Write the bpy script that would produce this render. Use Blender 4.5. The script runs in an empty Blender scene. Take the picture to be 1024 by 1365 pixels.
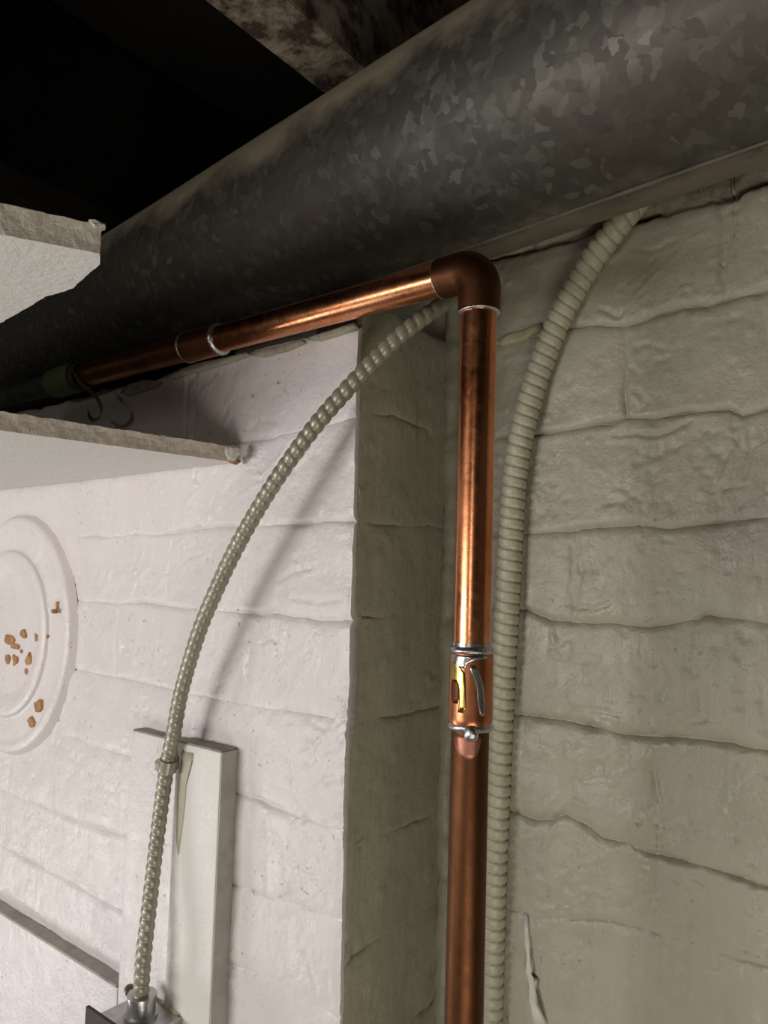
import bpy, bmesh, math, random
import numpy as np
from mathutils import Vector, Matrix
C = bpy.context.scene.collection
random.seed(7)
# ------------------------------------------------------------------ camera
F = 986.0; yaw = math.radians(51.8); pit = math.radians(5.2); rol = .025
Zc = 1.5                                   # eye height above the cellar floor
_f0 = np.array([-math.cos(yaw), math.sin(yaw), 0]); _h = np.array([math.sin(yaw), math.cos(yaw), 0]); _z = np.array([0, 0, 1.])
_f = _f0*math.cos(pit)+_z*math.sin(pit); _u0 = _z*math.cos(pit)-_f0*math.sin(pit)
_r = math.cos(rol)*_h+math.sin(rol)*_u0; _u = -math.sin(rol)*_h+math.cos(rol)*_u0
cam = bpy.data.cameras.new('camera'); cam_o = bpy.data.objects.new('camera', cam); C.objects.link(cam_o)
cam.sensor_fit = 'VERTICAL'; cam.sensor_height = 36.0; cam.lens = 36.0*F/1365.0; cam.clip_start = .01
M = Matrix(((_r[0], _u[0], -_f[0], 0), (_r[1], _u[1], -_f[1], 0), (_r[2], _u[2], -_f[2], Zc), (0, 0, 0, 1)))
cam_o.matrix_world = M
bpy.context.scene.camera = cam_o
# ------------------------------------------------------------------ light and exposure
w = bpy.data.worlds.new('world'); bpy.context.scene.world = w; w.use_nodes = True
w.node_tree.nodes['Background'].inputs[0].default_value = (.9, .95, 1, 1)
w.node_tree.nodes['Background'].inputs[1].default_value = 0.0
vs = bpy.context.scene.view_settings
vs.view_transform = 'Standard'; vs.look = 'None'; vs.exposure = 0.0; vs.gamma = 1.0; vs.use_curve_mapping = False
def area(name, loc, target, sx, sy, power, col):
    l = bpy.data.lights.new(name, 'AREA'); l.shape = 'RECTANGLE'; l.size = sx; l.size_y = sy; l.energy = power; l.color = col
    o = bpy.data.objects.new(name, l); C.objects.link(o)
    loc = Vector(loc)+Vector((0, 0, Zc)); target = Vector(target)+Vector((0, 0, Zc))
    o.location = loc; o.rotation_euler = (target-loc).to_track_quat('-Z', 'Y').to_euler()
    return o
area('cellar_lamp', (-.85, -.85, -.14), (-.5, .39, -.15), .62, .26, 9.5, (1.0, .955, .945))
area('left_lamp', (-1.70, -.42, -.85), (-.8, .39, -.3), .40, .40, 4.6, (.98, .97, .96))
area('low_lamp', (.27, -.20, -.68), (-.25, .5, -.05), .42, .42, 3.3, (1.0, .94, .82))
area('tube_lamp', (.16, -1.30, .03), (-.2, .4, .03), .10, .22, 1.6, (1.0, .93, .80))

# ------------------------------------------------------------------ helpers
def ray(x, y): return _f+_r*(x-512)/F-_u*(y-682.5)/F
def on(x, y, ax, v):
    """point of the plane (axis ax = v), coordinates relative to eye height"""
    d = ray(x, y); return d*v/d[ax]
def hashn(ix, iy, seed):
    n = (ix*374761393+iy*668265263+seed*974634777) & 0xffffffff
    n = ((n ^ (n >> 13))*1274126177) & 0xffffffff
    return ((n ^ (n >> 16)) & 0xffff)/65535.0
def vnoise(x, y, seed=0):
    x = np.asarray(x, float); y = np.asarray(y, float)
    ix = np.floor(x).astype(np.int64); iy = np.floor(y).astype(np.int64)
    fx = x-ix; fy = y-iy; fx = fx*fx*(3-2*fx); fy = fy*fy*(3-2*fy)
    a = hashn(ix, iy, seed); b = hashn(ix+1, iy, seed); c = hashn(ix, iy+1, seed); d = hashn(ix+1, iy+1, seed)
    return (a*(1-fx)+b*fx)*(1-fy)+(c*(1-fx)+d*fx)*fy
def fbm(x, y, seed=0, oct=3):
    s = 0; a = 1; t = 0
    for k in range(oct):
        s = s+a*vnoise(x*2**k, y*2**k, seed+17*k); t += a; a *= .5
    return s/t
def sm(x, a, b):
    t = np.clip((x-a)/(b-a), 0, 1); return t*t*(3-2*t)
def link(name, me, mat, parent=None):
    o = bpy.data.objects.new(name, me); C.objects.link(o)
    if mat and not me.materials: me.materials.append(mat)
    if parent: o.parent = parent
    return o
def wloc(o):
    v = Vector((0, 0, 0))
    while o is not None: v = v+o.location; o = o.parent
    return v
def mesh(name, V, Fc, mat, parent=None, smooth=True, abs_z=True):
    me = bpy.data.meshes.new(name)
    V = np.asarray(V, float).copy()
    if abs_z: V[:, 2] += Zc
    if parent is not None: V = V-np.array(wloc(parent))
    me.from_pydata([tuple(v) for v in V], [], Fc)
    if smooth: me.polygons.foreach_set('use_smooth', [True]*len(me.polygons))
    me.update()
    return link(name, me, mat, parent)
def tag(o, label=None, cat=None, group=None, kind=None):
    if label: o['label'] = label
    if cat: o['category'] = cat
    if group: o['group'] = group
    if kind: o['kind'] = kind
    return o
def thing(name, loc, label, cat, group=None):
    o = bpy.data.objects.new(name, None); C.objects.link(o); o.empty_display_size = .02
    o.location = (loc[0], loc[1], loc[2]+Zc)
    return tag(o, label, cat, group)
def gridfaces(nu, nv, off=0, flip=False):
    out = []
    for j in range(nv-1):
        for i in range(nu-1):
            a = off+j*nu+i
            q = (a, a+1, a+nu+1, a+nu)
            out.append(q[::-1] if flip else q)
    return out
def catmull(P, n):
    P = [np.array(p, float) for p in P]; P = [2*P[0]-P[1]]+P+[2*P[-1]-P[-2]]; out = []
    for i in range(1, len(P)-2):
        for k in range(n):
            t = k/n
            out.append(.5*((2*P[i])+(-P[i-1]+P[i+1])*t+(2*P[i-1]-5*P[i]+4*P[i+1]-P[i+2])*t*t+(-P[i-1]+3*P[i]-3*P[i+1]+P[i+2])*t**3))
    out.append(P[-2]); return np.array(out)
def resample(P, step):
    d = np.r_[0, np.cumsum(np.linalg.norm(np.diff(P, axis=0), axis=1))]
    n = max(2, int(d[-1]/step)+1); s = np.linspace(0, d[-1], n)
    return np.array([np.interp(s, d, P[:, k]) for k in range(3)]).T, s
def sweep(P, s, rad, ns=20, caps=True, ref=(0, 0, 1)):
    """circular sweep, rad(s, theta) -> radius arrays"""
    T = np.gradient(P, axis=0); T /= np.linalg.norm(T, axis=1)[:, None]
    r0 = np.array(ref, float)
    if abs(r0@T[0]) > .95: r0 = np.array([1., 0, 0])
    N = np.cross(T[0], r0); N /= np.linalg.norm(N); V = []
    th = np.arange(ns)*2*math.pi/ns
    for i in range(len(P)):
        N = N-T[i]*(N@T[i]); N /= np.linalg.norm(N); B = np.cross(T[i], N)
        r = rad(s[i], th)
        r = np.broadcast_to(r, (ns,))
        V.append(P[i]+np.outer(np.cos(th)*r, N)+np.outer(np.sin(th)*r, B))
    V = np.concatenate(V); Fc = []
    for i in range(len(P)-1):
        for k in range(ns):
            a = i*ns+k; b = i*ns+(k+1) % ns
            Fc.append((a, b, b+ns, a+ns))
    if caps:
        Fc.append(tuple(range(ns))[::-1]); Fc.append(tuple(range((len(P)-1)*ns, len(P)*ns)))
    return V, Fc
def tube(name, A, B, r, mat, parent=None, ns=40, prof=None, n=2, label=None):
    A = np.array(A, float); B = np.array(B, float)
    P = np.array([A+(B-A)*t for t in np.linspace(0, 1, n)]); s = np.linspace(0, 1, n)
    V, Fc = sweep(P, s, (lambda q, th: prof(q, th)*r) if prof else (lambda q, th: r), ns)
    o = mesh(name, V, Fc, mat, parent)
    sharp_caps(o)
    if label: o['label'] = label
    return o
def sharp_caps(o, ang=40):
    me = o.data
    bm = bmesh.new(); bm.from_mesh(me)
    for e in bm.edges:
        if len(e.link_faces) == 2 and e.calc_face_angle(0) > math.radians(ang): e.smooth = False
    bm.to_mesh(me); bm.free()
def slab(name, poly, z0, z1, mat, parent=None, jag=0, step=.004, seed=1, jag_z=0, mats=None):
    """horizontal board from an outline, rough broken rim"""
    pts = []
    for i in range(len(poly)):
        a = np.array(poly[i][:2]); b = np.array(poly[(i+1) % len(poly)][:2]); rough = poly[i][2] if len(poly[i]) > 2 else 1
        L = np.linalg.norm(b-a); n = max(1, int(L/step)) if rough else 1; nn = np.array([b[1]-a[1], a[0]-b[0]])/L
        for k in range(n):
            p = a+(b-a)*k/n
            pts.append((p, nn, rough, i))
    lv = [z0, z0+.35*(z1-z0), z0+.7*(z1-z0), z1]
    V = []; n = len(pts)
    for q, zz in enumerate(lv):
        for k, (p, nn, rough, ei) in enumerate(pts):
            j = (fbm(k*.35+ei*31, q*1.7+.5, seed, 3)-.5)*2*jag*rough
            jz = (fbm(k*.5, 9.3+q, seed+5, 2)-.5)*2*jag_z*rough*(1 if q == 3 else (0 if q == 0 else .6))
            if q in (1, 2): j += jag*.5*rough
            pp = p+nn*j
            V.append((pp[0], pp[1], zz+jz))
    Fc = []
    for q in range(3):
        for k in range(n):
            a = q*n+k; b = q*n+(k+1) % n
            Fc.append((a, b, b+n, a+n))
    Fc.append(tuple(range(n))[::-1]); Fc.append(tuple(range(3*n, 4*n)))
    o = mesh(name, V, Fc, mat, parent, smooth=False)
    if mats:
        o.data.materials.append(mats)
        for p in o.data.polygons:
            if p.index < 3*n: p.material_index = 1
    return o

# ------------------------------------------------------------------ materials
def newmat(name):
    m = bpy.data.materials.new(name); m.use_nodes = True; nt = m.node_tree
    return m, nt, nt.nodes['Principled BSDF']
def N(nt, typ, **kw):
    n = nt.nodes.new(typ)
    for k, v in kw.items():
        if k in n.inputs: n.inputs[k].default_value = v
        else: setattr(n, k, v)
    return n
def coords(nt, scale=(1, 1, 1), kind='Object', rot=(0, 0, 0)):
    tc = N(nt, 'ShaderNodeNewGeometry'); mp = N(nt, 'ShaderNodeMapping')
    mp.inputs['Scale'].default_value = scale; mp.inputs['Rotation'].default_value = rot
    nt.links.new(tc.outputs['Position'], mp.inputs['Vector']); return mp
def noise(nt, scale, detail=4, rough=.6, vec=None, dist=0):
    n = N(nt, 'ShaderNodeTexNoise'); n.inputs['Scale'].default_value = scale; n.inputs['Detail'].default_value = detail
    n.inputs['Roughness'].default_value = rough; n.inputs['Distortion'].default_value = dist
    nt.links.new((vec or coords(nt)).outputs[0], n.inputs['Vector']); return n
def ramp(nt, src, stops):
    r = N(nt, 'ShaderNodeValToRGB'); cr = r.color_ramp
    while len(cr.elements) < len(stops): cr.elements.new(.5)
    for e, (p, c) in zip(cr.elements, stops):
        e.position = p; e.color = (c, c, c, 1) if isinstance(c, (int, float)) else (*c, 1)
    nt.links.new(src, r.inputs['Fac']); return r
def mix(nt, fac, a, b, mode='MIX'):
    m = N(nt, 'ShaderNodeMix', data_type='RGBA', blend_type=mode)
    for s, k in ((fac, 0), (a, 6), (b, 7)):
        if isinstance(s, (int, float)): m.inputs[k].default_value = s
        elif isinstance(s, tuple): m.inputs[k].default_value = (*s, 1)
        else: nt.links.new(s, m.inputs[k])
    return m.outputs[2]
def bump(nt, hs, prev=None, dist=.001, strength=1):
    b = N(nt, 'ShaderNodeBump'); b.inputs['Distance'].default_value = dist; b.inputs['Strength'].default_value = strength
    nt.links.new(hs, b.inputs['Height'])
    if prev: nt.links.new(prev.outputs[0], b.inputs['Normal'])
    return b
def paint(name, base, alt, speck, rough=.38, streak=1.0, tint_spot=None, spec_amt=.62):
    m, nt, b = newmat(name)
    n1 = noise(nt, 9, 4, .6); n2 = noise(nt, 55, 5, .65)
    col = mix(nt, ramp(nt, n1.outputs[0], [(.35, 0), (.68, 1)]).outputs[0], base, alt)
    # brush streaks, long in z
    vs_ = coords(nt, (1, 1, .12)); st = noise(nt, 160, 3, .6, vs_)
    col = mix(nt, ramp(nt, st.outputs[0], [(.45, 0), (.8, .25*streak)]).outputs[0], col, tuple(c*.78 for c in base))
    sp = noise(nt, 210, 4, .7); gate = noise(nt, 14, 3, .6)
    s1 = ramp(nt, sp.outputs[0], [(spec_amt, 0), (spec_amt+.05, 1)]); g1 = ramp(nt, gate.outputs[0], [(.5, 0), (.65, 1)])
    mm = N(nt, 'ShaderNodeMath', operation='MULTIPLY'); nt.links.new(s1.outputs[0], mm.inputs[0]); nt.links.new(g1.outputs[0], mm.inputs[1])
    m2 = N(nt, 'ShaderNodeMath', operation='MULTIPLY'); nt.links.new(mm.outputs[0], m2.inputs[0]); m2.inputs[1].default_value = .75
    col = mix(nt, m2.outputs[0], col, speck)
    if tint_spot:  # soft round spot of another colour, fading outward
        (loc, rad, scol, amt) = tint_spot
        g = N(nt, 'ShaderNodeNewGeometry'); vm = N(nt, 'ShaderNodeVectorMath', operation='DISTANCE')
        nz = noise(nt, 30, 3, .5); va = N(nt, 'ShaderNodeMapRange'); va.inputs[1].default_value = rad*.25; va.inputs[2].default_value = rad
        va.inputs[3].default_value = amt; va.inputs[4].default_value = 0
        vm.inputs[1].default_value = loc; nt.links.new(g.outputs['Position'], vm.inputs[0])
        nt.links.new(vm.outputs['Value'], va.inputs[0]); col = mix(nt, va.outputs[0], col, scol)
    nt.links.new(col, b.inputs['Base Color'])
    rr = ramp(nt, n2.outputs[0], [(.3, rough-.1), (.7, rough+.14)]); nt.links.new(rr.outputs[0], b.inputs['Roughness'])
    v = N(nt, 'ShaderNodeTexVoronoi'); v.inputs['Scale'].default_value = 70; nt.links.new(coords(nt).outputs[0], v.inputs['Vector'])
    b1 = bump(nt, st.outputs[0], None, .0012*streak, .5); b2 = bump(nt, n2.outputs[0], b1, .0015, .7)
    b3 = bump(nt, ramp(nt, v.outputs['Distance'], [(0, 0), (.18, 1)]).outputs[0], b2, .0004, .35)
    n5 = noise(nt, 330, 3, .6); b3 = bump(nt, n5.outputs[0], b3, .0008, .6)
    b4 = bump(nt, mm.outputs[0], b3, -.0006, .6)
    nt.links.new(b4.outputs[0], b.inputs['Normal'])
    return m
sl = on(1010, 700, 1, .516)
M_white = paint('white_wall_paint', (.70, .650, .635), (.74, .695, .675), (.22, .20, .16), .36, .5, spec_amt=.63)
M_olive = paint('taupe_wall_paint', (.335, .315, .238), (.385, .36, .278), (.15, .135, .10), .43, 1.1,
                tint_spot=((sl[0], sl[1], sl[2]+Zc), .05, (.27, .215, .185), .7), spec_amt=.645)
M_board_paint = paint('white_board_paint', (.70, .69, .64), (.72, .705, .66), (.30, .29, .22), .4, .4, spec_amt=.66)
def simple(name, base, alt=None, rough=.6, metal=0, nscale=60, bd=.0005, spot=(.4, .7)):
    m, nt, b = newmat(name); n = noise(nt, nscale, 5, .65)
    nt.links.new(mix(nt, ramp(nt, n.outputs[0], [(spot[0], 0), (spot[1], 1)]).outputs[0], base, alt or tuple(c*.7 for c in base)), b.inputs['Base Color'])
    b.inputs['Roughness'].default_value = rough; b.inputs['Metallic'].default_value = metal
    if bd: nt.links.new(bump(nt, n.outputs[0], None, bd, .8).outputs[0], b.inputs['Normal'])
    return m
M_mortar_raw = simple('crumbling_mortar', (.27, .245, .18), (.15, .13, .09), .9, 0, 140, .002)
M_gypsum = simple('raw_gypsum_edge', (.74, .67, .58), (.55, .48, .40), .9, 0, 260, .0015)
M_drywall = paint('painted_drywall_face', (.66, .645, .61), (.68, .665, .63), (.4, .38, .33), .6, .05, spec_amt=.75)
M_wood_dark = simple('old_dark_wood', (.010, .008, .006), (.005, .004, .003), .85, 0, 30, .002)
M_rust_spot = simple('rust_brown', (.42, .22, .09), (.25, .12, .05), .8, 0, 120, .0005)
M_tape = simple('green_masking_tape', (.16, .21, .085), (.11, .15, .06), .65, 0, 50, .0006)
M_cable_l = simple('dull_cable_armour', (.34, .32, .25), (.26, .24, .18), .36, .3, 90, .0004)
M_cable_r = simple('painted_conduit', (.47, .45, .325), (.37, .35, .25), .42, 0, 130, .0009)
M_steel = simple('galvanised_steel', (.52, .52, .51), (.36, .36, .35), .32, .85, 90, .0003)
M_cover = simple('dark_brown_cover', (.035, .026, .024), (.02, .016, .015), .65, 0, 60, .0002)
M_solder = simple('solder', (.60, .60, .60), (.38, .38, .39), .27, .95, 300, .0006)
M_floor = simple('concrete_floor', (.30, .29, .27), (.22, .21, .19), .8, 0, 12, .002)
M_room = simple('distant_cellar_paint', (.42, .40, .34), (.34, .32, .27), .7, 0, 6, .002)
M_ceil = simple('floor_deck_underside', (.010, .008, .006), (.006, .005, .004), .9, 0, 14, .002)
M_flake = simple('plaster_flake', (.40, .38, .31), (.26, .24, .18), .85, 0, 120, .001)
M_darkpipe = simple('dull_grey_green_pipe', (.10, .11, .075), (.05, .055, .04), .6, .2, 60, .0004)
M_drip = simple('white_paint_drip', (.62, .60, .54), (.52, .50, .42), .4, 0, 90, .0004)

def copper(name, dark, seed_rot, tz=None):
    m, nt, b = newmat(name)
    v = coords(nt, (1, 1, 1), rot=seed_rot); n1 = noise(nt, 22, 4, .6, v); n2 = noise(nt, 120, 5, .65, v)
    c = mix(nt, ramp(nt, n1.outputs[0], [(.35, 0), (.7, 1)]).outputs[0], (.86, .37, .18), (.60, .20, .085))
    c = mix(nt, ramp(nt, n2.outputs[0], [(.5, 0), (.8, .5)]).outputs[0], c, (.36, .11, .04))
    if dark: c = mix(nt, dark, c, (.075, .032, .014))
    nt.links.new(c, b.inputs['Base Color']); b.inputs['Metallic'].default_value = 1.0
    rr = ramp(nt, n2.outputs[0], [(.3, .20+.25*dark), (.75, .34+.25*dark)]); nt.links.new(rr.outputs[0], b.inputs['Roughness'])
    nt.links.new(bump(nt, n2.outputs[0], None, .0002, .5).outputs[0], b.inputs['Normal'])
    return m
M_copper = copper('bright_copper', 0, (0, 0, 0)); M_copper_mid = copper('handled_copper', .30, (1, 0, 2)); M_copper_dark = copper('flux_burnt_copper', .93, (2, 1, 0))
M_copper_brown = copper('brown_tarnished_copper', .93, (.4, 1, 0))

def galvanised():
    m, nt, b = newmat('spangled_zinc')
    v = N(nt, 'ShaderNodeTexVoronoi'); v.inputs['Scale'].default_value = 150
    vc = coords(nt); dn = noise(nt, 60, 3, .6)
    mx = mix(nt, .018, vc.outputs[0], dn.outputs['Color'], 'ADD'); nt.links.new(mx, v.inputs['Vector'])
    sep = N(nt, 'ShaderNodeSeparateColor'); nt.links.new(v.outputs['Color'], sep.inputs[0])
    n1 = noise(nt, 7, 4, .6)
    g = ramp(nt, sep.outputs[0], [(0, (.062, .062, .048)), (.6, (.078, .078, .060)), (.84, (.098, .097, .078)), (1, (.145, .143, .118))])
    c = mix(nt, ramp(nt, n1.outputs[0], [(.45, 0), (.75, .8)]).outputs[0], g.outputs[0], (.085, .066, .052))
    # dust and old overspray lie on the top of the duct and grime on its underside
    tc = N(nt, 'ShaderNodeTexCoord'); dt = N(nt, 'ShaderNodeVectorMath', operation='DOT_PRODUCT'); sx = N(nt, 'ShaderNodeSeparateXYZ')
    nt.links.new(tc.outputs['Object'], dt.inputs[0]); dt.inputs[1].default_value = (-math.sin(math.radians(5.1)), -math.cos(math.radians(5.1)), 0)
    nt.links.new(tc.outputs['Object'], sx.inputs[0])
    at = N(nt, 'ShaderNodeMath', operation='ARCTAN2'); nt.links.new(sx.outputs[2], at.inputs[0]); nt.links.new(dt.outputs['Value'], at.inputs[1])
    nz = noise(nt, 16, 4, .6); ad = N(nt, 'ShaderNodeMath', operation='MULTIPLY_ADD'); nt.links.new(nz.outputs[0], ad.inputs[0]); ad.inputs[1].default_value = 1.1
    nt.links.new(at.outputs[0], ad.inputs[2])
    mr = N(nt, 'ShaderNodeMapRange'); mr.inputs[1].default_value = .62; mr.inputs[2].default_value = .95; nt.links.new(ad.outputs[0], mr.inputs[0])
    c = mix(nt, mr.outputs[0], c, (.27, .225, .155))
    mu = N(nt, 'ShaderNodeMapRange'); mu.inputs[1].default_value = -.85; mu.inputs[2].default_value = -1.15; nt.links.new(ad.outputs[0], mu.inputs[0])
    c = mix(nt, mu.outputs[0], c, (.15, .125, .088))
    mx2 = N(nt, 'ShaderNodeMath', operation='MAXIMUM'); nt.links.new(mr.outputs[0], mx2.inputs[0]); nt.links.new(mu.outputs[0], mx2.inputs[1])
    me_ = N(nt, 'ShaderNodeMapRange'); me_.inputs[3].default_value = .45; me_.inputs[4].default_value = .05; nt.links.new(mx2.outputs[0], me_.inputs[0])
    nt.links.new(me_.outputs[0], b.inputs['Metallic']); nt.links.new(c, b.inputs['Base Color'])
    rr = ramp(nt, sep.outputs[1], [(0, .46), (1, .62)]); nt.links.new(rr.outputs[0], b.inputs['Roughness'])
    nt.links.new(bump(nt, n1.outputs[0], None, .004, .5).outputs[0], b.inputs['Normal'])
    return m
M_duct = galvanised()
M_dust = simple('dusty_beige_metal', (.14, .13, .10), (.08, .07, .052), .8, .1, 26, .002)
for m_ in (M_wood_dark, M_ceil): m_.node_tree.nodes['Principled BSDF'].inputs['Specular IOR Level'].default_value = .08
M_joist = simple('flaking_whitewashed_wood', (.30, .25, .175), (.055, .032, .018), .9, 0, 34, .004, (.42, .58))

# ------------------------------------------------------------------ brick walls
JZ = [.262, .186, .120, .042, -.0255, -.101, -.181, -.254, -.328, -.402, -.476, -.55]
def wall_surface(name, O, A, Nn, a0, a1, z0, z1, step, mortar, mat, seed, back):
    nu = int((a1-a0)/step)+1; nv = int((z1-z0)/step)+1
    a = np.linspace(a0, a1, nu); z = np.linspace(z0, z1, nv); AA, ZZ = np.meshgrid(a, z); AA = AA.ravel(); ZZ = ZZ.ravel()
    H = mortar(AA, ZZ)
    V = np.outer(AA, A)+np.outer(ZZ, (0, 0, 1))+np.outer(H, Nn)+O
    Fc = gridfaces(nu, nv)
    # solid masonry behind, closed to the skin
    rim = list(range(nu))+[j*nu+nu-1 for j in range(1, nv)]+[nv*nu-1-i for i in range(1, nu)]+[j*nu for j in range(nv-2, 0, -1)]
    V = list(V); n0 = len(V)
    for k in rim: V.append(V[k]-Nn*(back+H[k]))
    m = len(rim)
    for i in range(m): Fc.append((rim[(i+1) % m], rim[i], n0+i, n0+(i+1) % m))
    Fc.append(tuple(range(n0, n0+m))[::-1])
    o = mesh(name, np.array(V), Fc, mat)
    return tag(o, kind='structure')
# courses and scars of the painted masonry: (column, row, how open) read off the photograph, put on the wall's own plane
JPX = {1: {262: [(660, 345, .8), (700, 335, 1), (760, 318, 1), (800, 303, 1), (850, 290, .8), (880, 283, 1), (925, 270, 1), (950, 263, .9), (975, 262, 1), (1000, 247, .6), (1024, 239, .5)],
           186: [(664, 460, .3), (700, 452, .3), (760, 437, .5), (800, 433, .8), (815, 435, .6), (850, 430, .9), (880, 417, 1), (910, 408, 1), (945, 405, 1), (980, 395, 1), (1024, 385, 1)],
           120: [(660, 585, .3), (720, 578, .8), (760, 572, .7), (810, 563, .9), (835, 556, 1), (870, 558, .4), (921, 549, 1), (973, 544, 1), (989, 555, .7), (1024, 543, .6)],
           42: [(700, 712, .1), (749, 708, .5), (799, 702, .8), (848, 699, .9), (886, 705, .4), (923, 700, .7), (956, 696, 1), (975, 694, .3), (1024, 690, .1)],
           -25: [(690, 812, .4), (712, 817, .8), (732, 825, 1), (772, 830, .8), (812, 831, .7), (862, 836, .9), (892, 832, .6), (922, 826, .3), (942, 820, .9), (964, 823, .7), (1024, 830, .1)],
           -101: [(685, 952, .6), (712, 955, .9), (752, 960, .9), (792, 970, 1), (832, 980, 1), (882, 982, 1), (937, 986, 1), (977, 991, .8), (992, 997, .8), (1024, 1000, .7)],
           -181: [(682, 1082, .5), (712, 1095, 1), (732, 1094, .9), (752, 1087, .8), (777, 1100, .8), (802, 1118, .6), (832, 1125, .6), (862, 1137, 1), (907, 1147, 1), (942, 1157, 1), (982, 1170, 1), (1012, 1180, .8), (1024, 1181, .7)],
           -254: [(712, 1225, .15), (812, 1228, .3), (862, 1240, .1), (1024, 1290, .25)]},
       3: {120: [(160, 610, .1), (330, 587, .7), (350, 585, .6), (380, 578, .2), (450, 562, .3), (470, 556, .4)],
           42: [(150, 716, .2), (180, 712, .4), (210, 712, .4), (230, 710, .8), (260, 704, .8), (295, 701, .7), (350, 700, .3), (380, 699, .8), (415, 697, .9), (440, 693, .7), (465, 695, .8)],
           -25: [(100, 800, .1), (155, 805, .7), (190, 802, .9), (210, 805, .9), (240, 810, .7), (280, 814, .1), (327, 817, .9), (350, 820, 1), (362, 815, .8), (390, 822, 1), (425, 826, 1), (460, 828, .9)],
           -101: [(100, 892, .5), (150, 902, .5), (220, 917, .5), (300, 935, .1), (360, 945, .3), (410, 952, .4), (465, 960, .2)],
           -181: [(105, 985, .4), (125, 995, .5), (165, 1007, .4), (320, 1060, .7), (345, 1067, .8), (357, 1074, .8), (400, 1090, .4), (450, 1105, .15)],
           -254: [(20, 1060, .1), (100, 1095, .4), (165, 1115, .5), (310, 1180, .3), (450, 1225, .1)],
           -328: [(60, 1160, .1), (100, 1180, .4), (140, 1205, .4), (320, 1290, .2)]}}
SCARPX = {1: [[(986, 250, 1), (979, 290, 1), (974, 318, .6), (966, 345, .3), (955, 380, .2)], [(835, 556, 1), (832, 525, .7), (836, 490, .4), (838, 450, .3)],
              [(819, 579, .8), (850, 577, .9), (875, 582, 1), (900, 571, 1), (919, 560, .8)], [(983, 584, .5), (972, 600, .6), (960, 625, .6), (958, 634, .5)],
              [(1002, 575, .8), (999, 610, .9), (993, 640, .8)], [(948, 654, .5), (975, 650, .5), (997, 648, .4)], [(762, 728, .5), (764, 760, .6), (759, 790, .4)],
              [(800, 412, .7), (815, 418, 1), (824, 424, 1.3), (828, 416, .9)], [(845, 462, .5), (860, 459, .9), (873, 462, .8), (888, 465, .3)], [(797, 677, .6), (812, 670, .6), (824, 666, .5)],
              [(762, 806, .5), (790, 813, .9), (812, 804, .7)], [(770, 750, .2), (790, 745, .4), (800, 790, .2)], [(875, 1010, .3), (873, 1050, .4), (868, 1095, .3)], [(1006, 1195, .5), (1002, 1240, .4), (993, 1310, .4)],
              [(862, 1150, .3), (872, 1200, .3), (890, 1270, .2)], [(849, 1095, 1.2), (853, 1098, 1.2)], [(944, 1284, .7), (952, 1290, 1.1), (960, 1285, .6)], [(720, 500, .2), (750, 470, .2), (745, 430, .1)],
              [(840, 490, .6), (852, 500, .5), (842, 520, .3)], [(848, 520, .5), (862, 535, .6), (850, 548, .5)], [(800, 570, .1), (790, 620, .25), (806, 640, .3)], [(875, 480, .4), (889, 478, .3)],
              [(770, 945, .3), (800, 948, .6), (830, 955, .4)], [(880, 960, .4), (905, 968, .5), (940, 958, .4), (965, 964, .4)], [(755, 1000, .2), (770, 1040, .2)], [(900, 1170, .3), (925, 1200, .5), (950, 1185, .4)],
              [(717, 1215, .4), (716, 1300, .3)], [(840, 330, .3), (870, 335, .4), (900, 320, .3)], [(930, 430, .2), (1000, 425, .3)], [(880, 870, .3), (895, 905, .5), (880, 935, .3)], [(930, 860, .3), (945, 885, .4)],
              [(697, 570, .3), (700, 700, .4), (696, 860, .4), (690, 1000, .4), (686, 1150, .4), (682, 1365, .3)]],
          3: [[(237, 755, .6), (250, 742, .8), (270, 738, .5)], [(370, 775, .5), (382, 768, .8), (395, 760, .5), (415, 756, .6)], [(350, 857, .7), (362, 849, .9), (370, 854, .7)], [(330, 830, .5), (332, 865, .5), (327, 900, .3)],
              [(388, 1000, .5), (390, 1025, .7), (395, 1065, .6)], [(405, 1270, .4), (412, 1285, .7), (422, 1322, .6)], [(250, 500, 1), (249, 545, 1), (247, 592, .8)], [(390, 797, .7), (408, 799, .7), (425, 802, .6), (455, 799, .5)],
              [(155, 781, .4), (190, 780, .5), (210, 776, .3)], [(256, 785, .4), (268, 784, .4)], [(310, 745, .1), (330, 740, .3)], [(393, 744, .5), (402, 752, .6), (398, 765, .4)], [(325, 690, .2), (345, 672, .4)],
              [(352, 560, .6), (368, 562, .5)], [(405, 1012, .2), (420, 1018, .3)], [(418, 965, .6), (432, 972, .7)], [(175, 945, .5), (182, 952, .4)], [(100, 1170, .3), (125, 1190, .5), (135, 1215, .4)], [(395, 1160, .5), (410, 1168, .6), (425, 1170, .5)],
              [(2, 1185, 1), (20, 1200, 1.1), (45, 1218, .9), (60, 1232, .7)], [(300, 1330, .3), (320, 1340, .3)], [(436, 1300, .3), (440, 1345, .4)], [(228, 1000, .1), (225, 1010, .1)]]}
YPL = {1: .516, 3: .392}
def _pl(key, pts):
    q = np.array([list(on(x, y, 1, YPL[key])[[0, 2]])+[w_] for x, y, w_ in pts]); return q
JP = {k: {j: _pl(k, v) for j, v in d.items()} for k, d in JPX.items()}
SCAR = {k: [_pl(k, v) for v in d] for k, d in SCARPX.items()}
def jkey(zj): return int(round(zj*1000+.01)) if zj != -.0255 else -25
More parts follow.
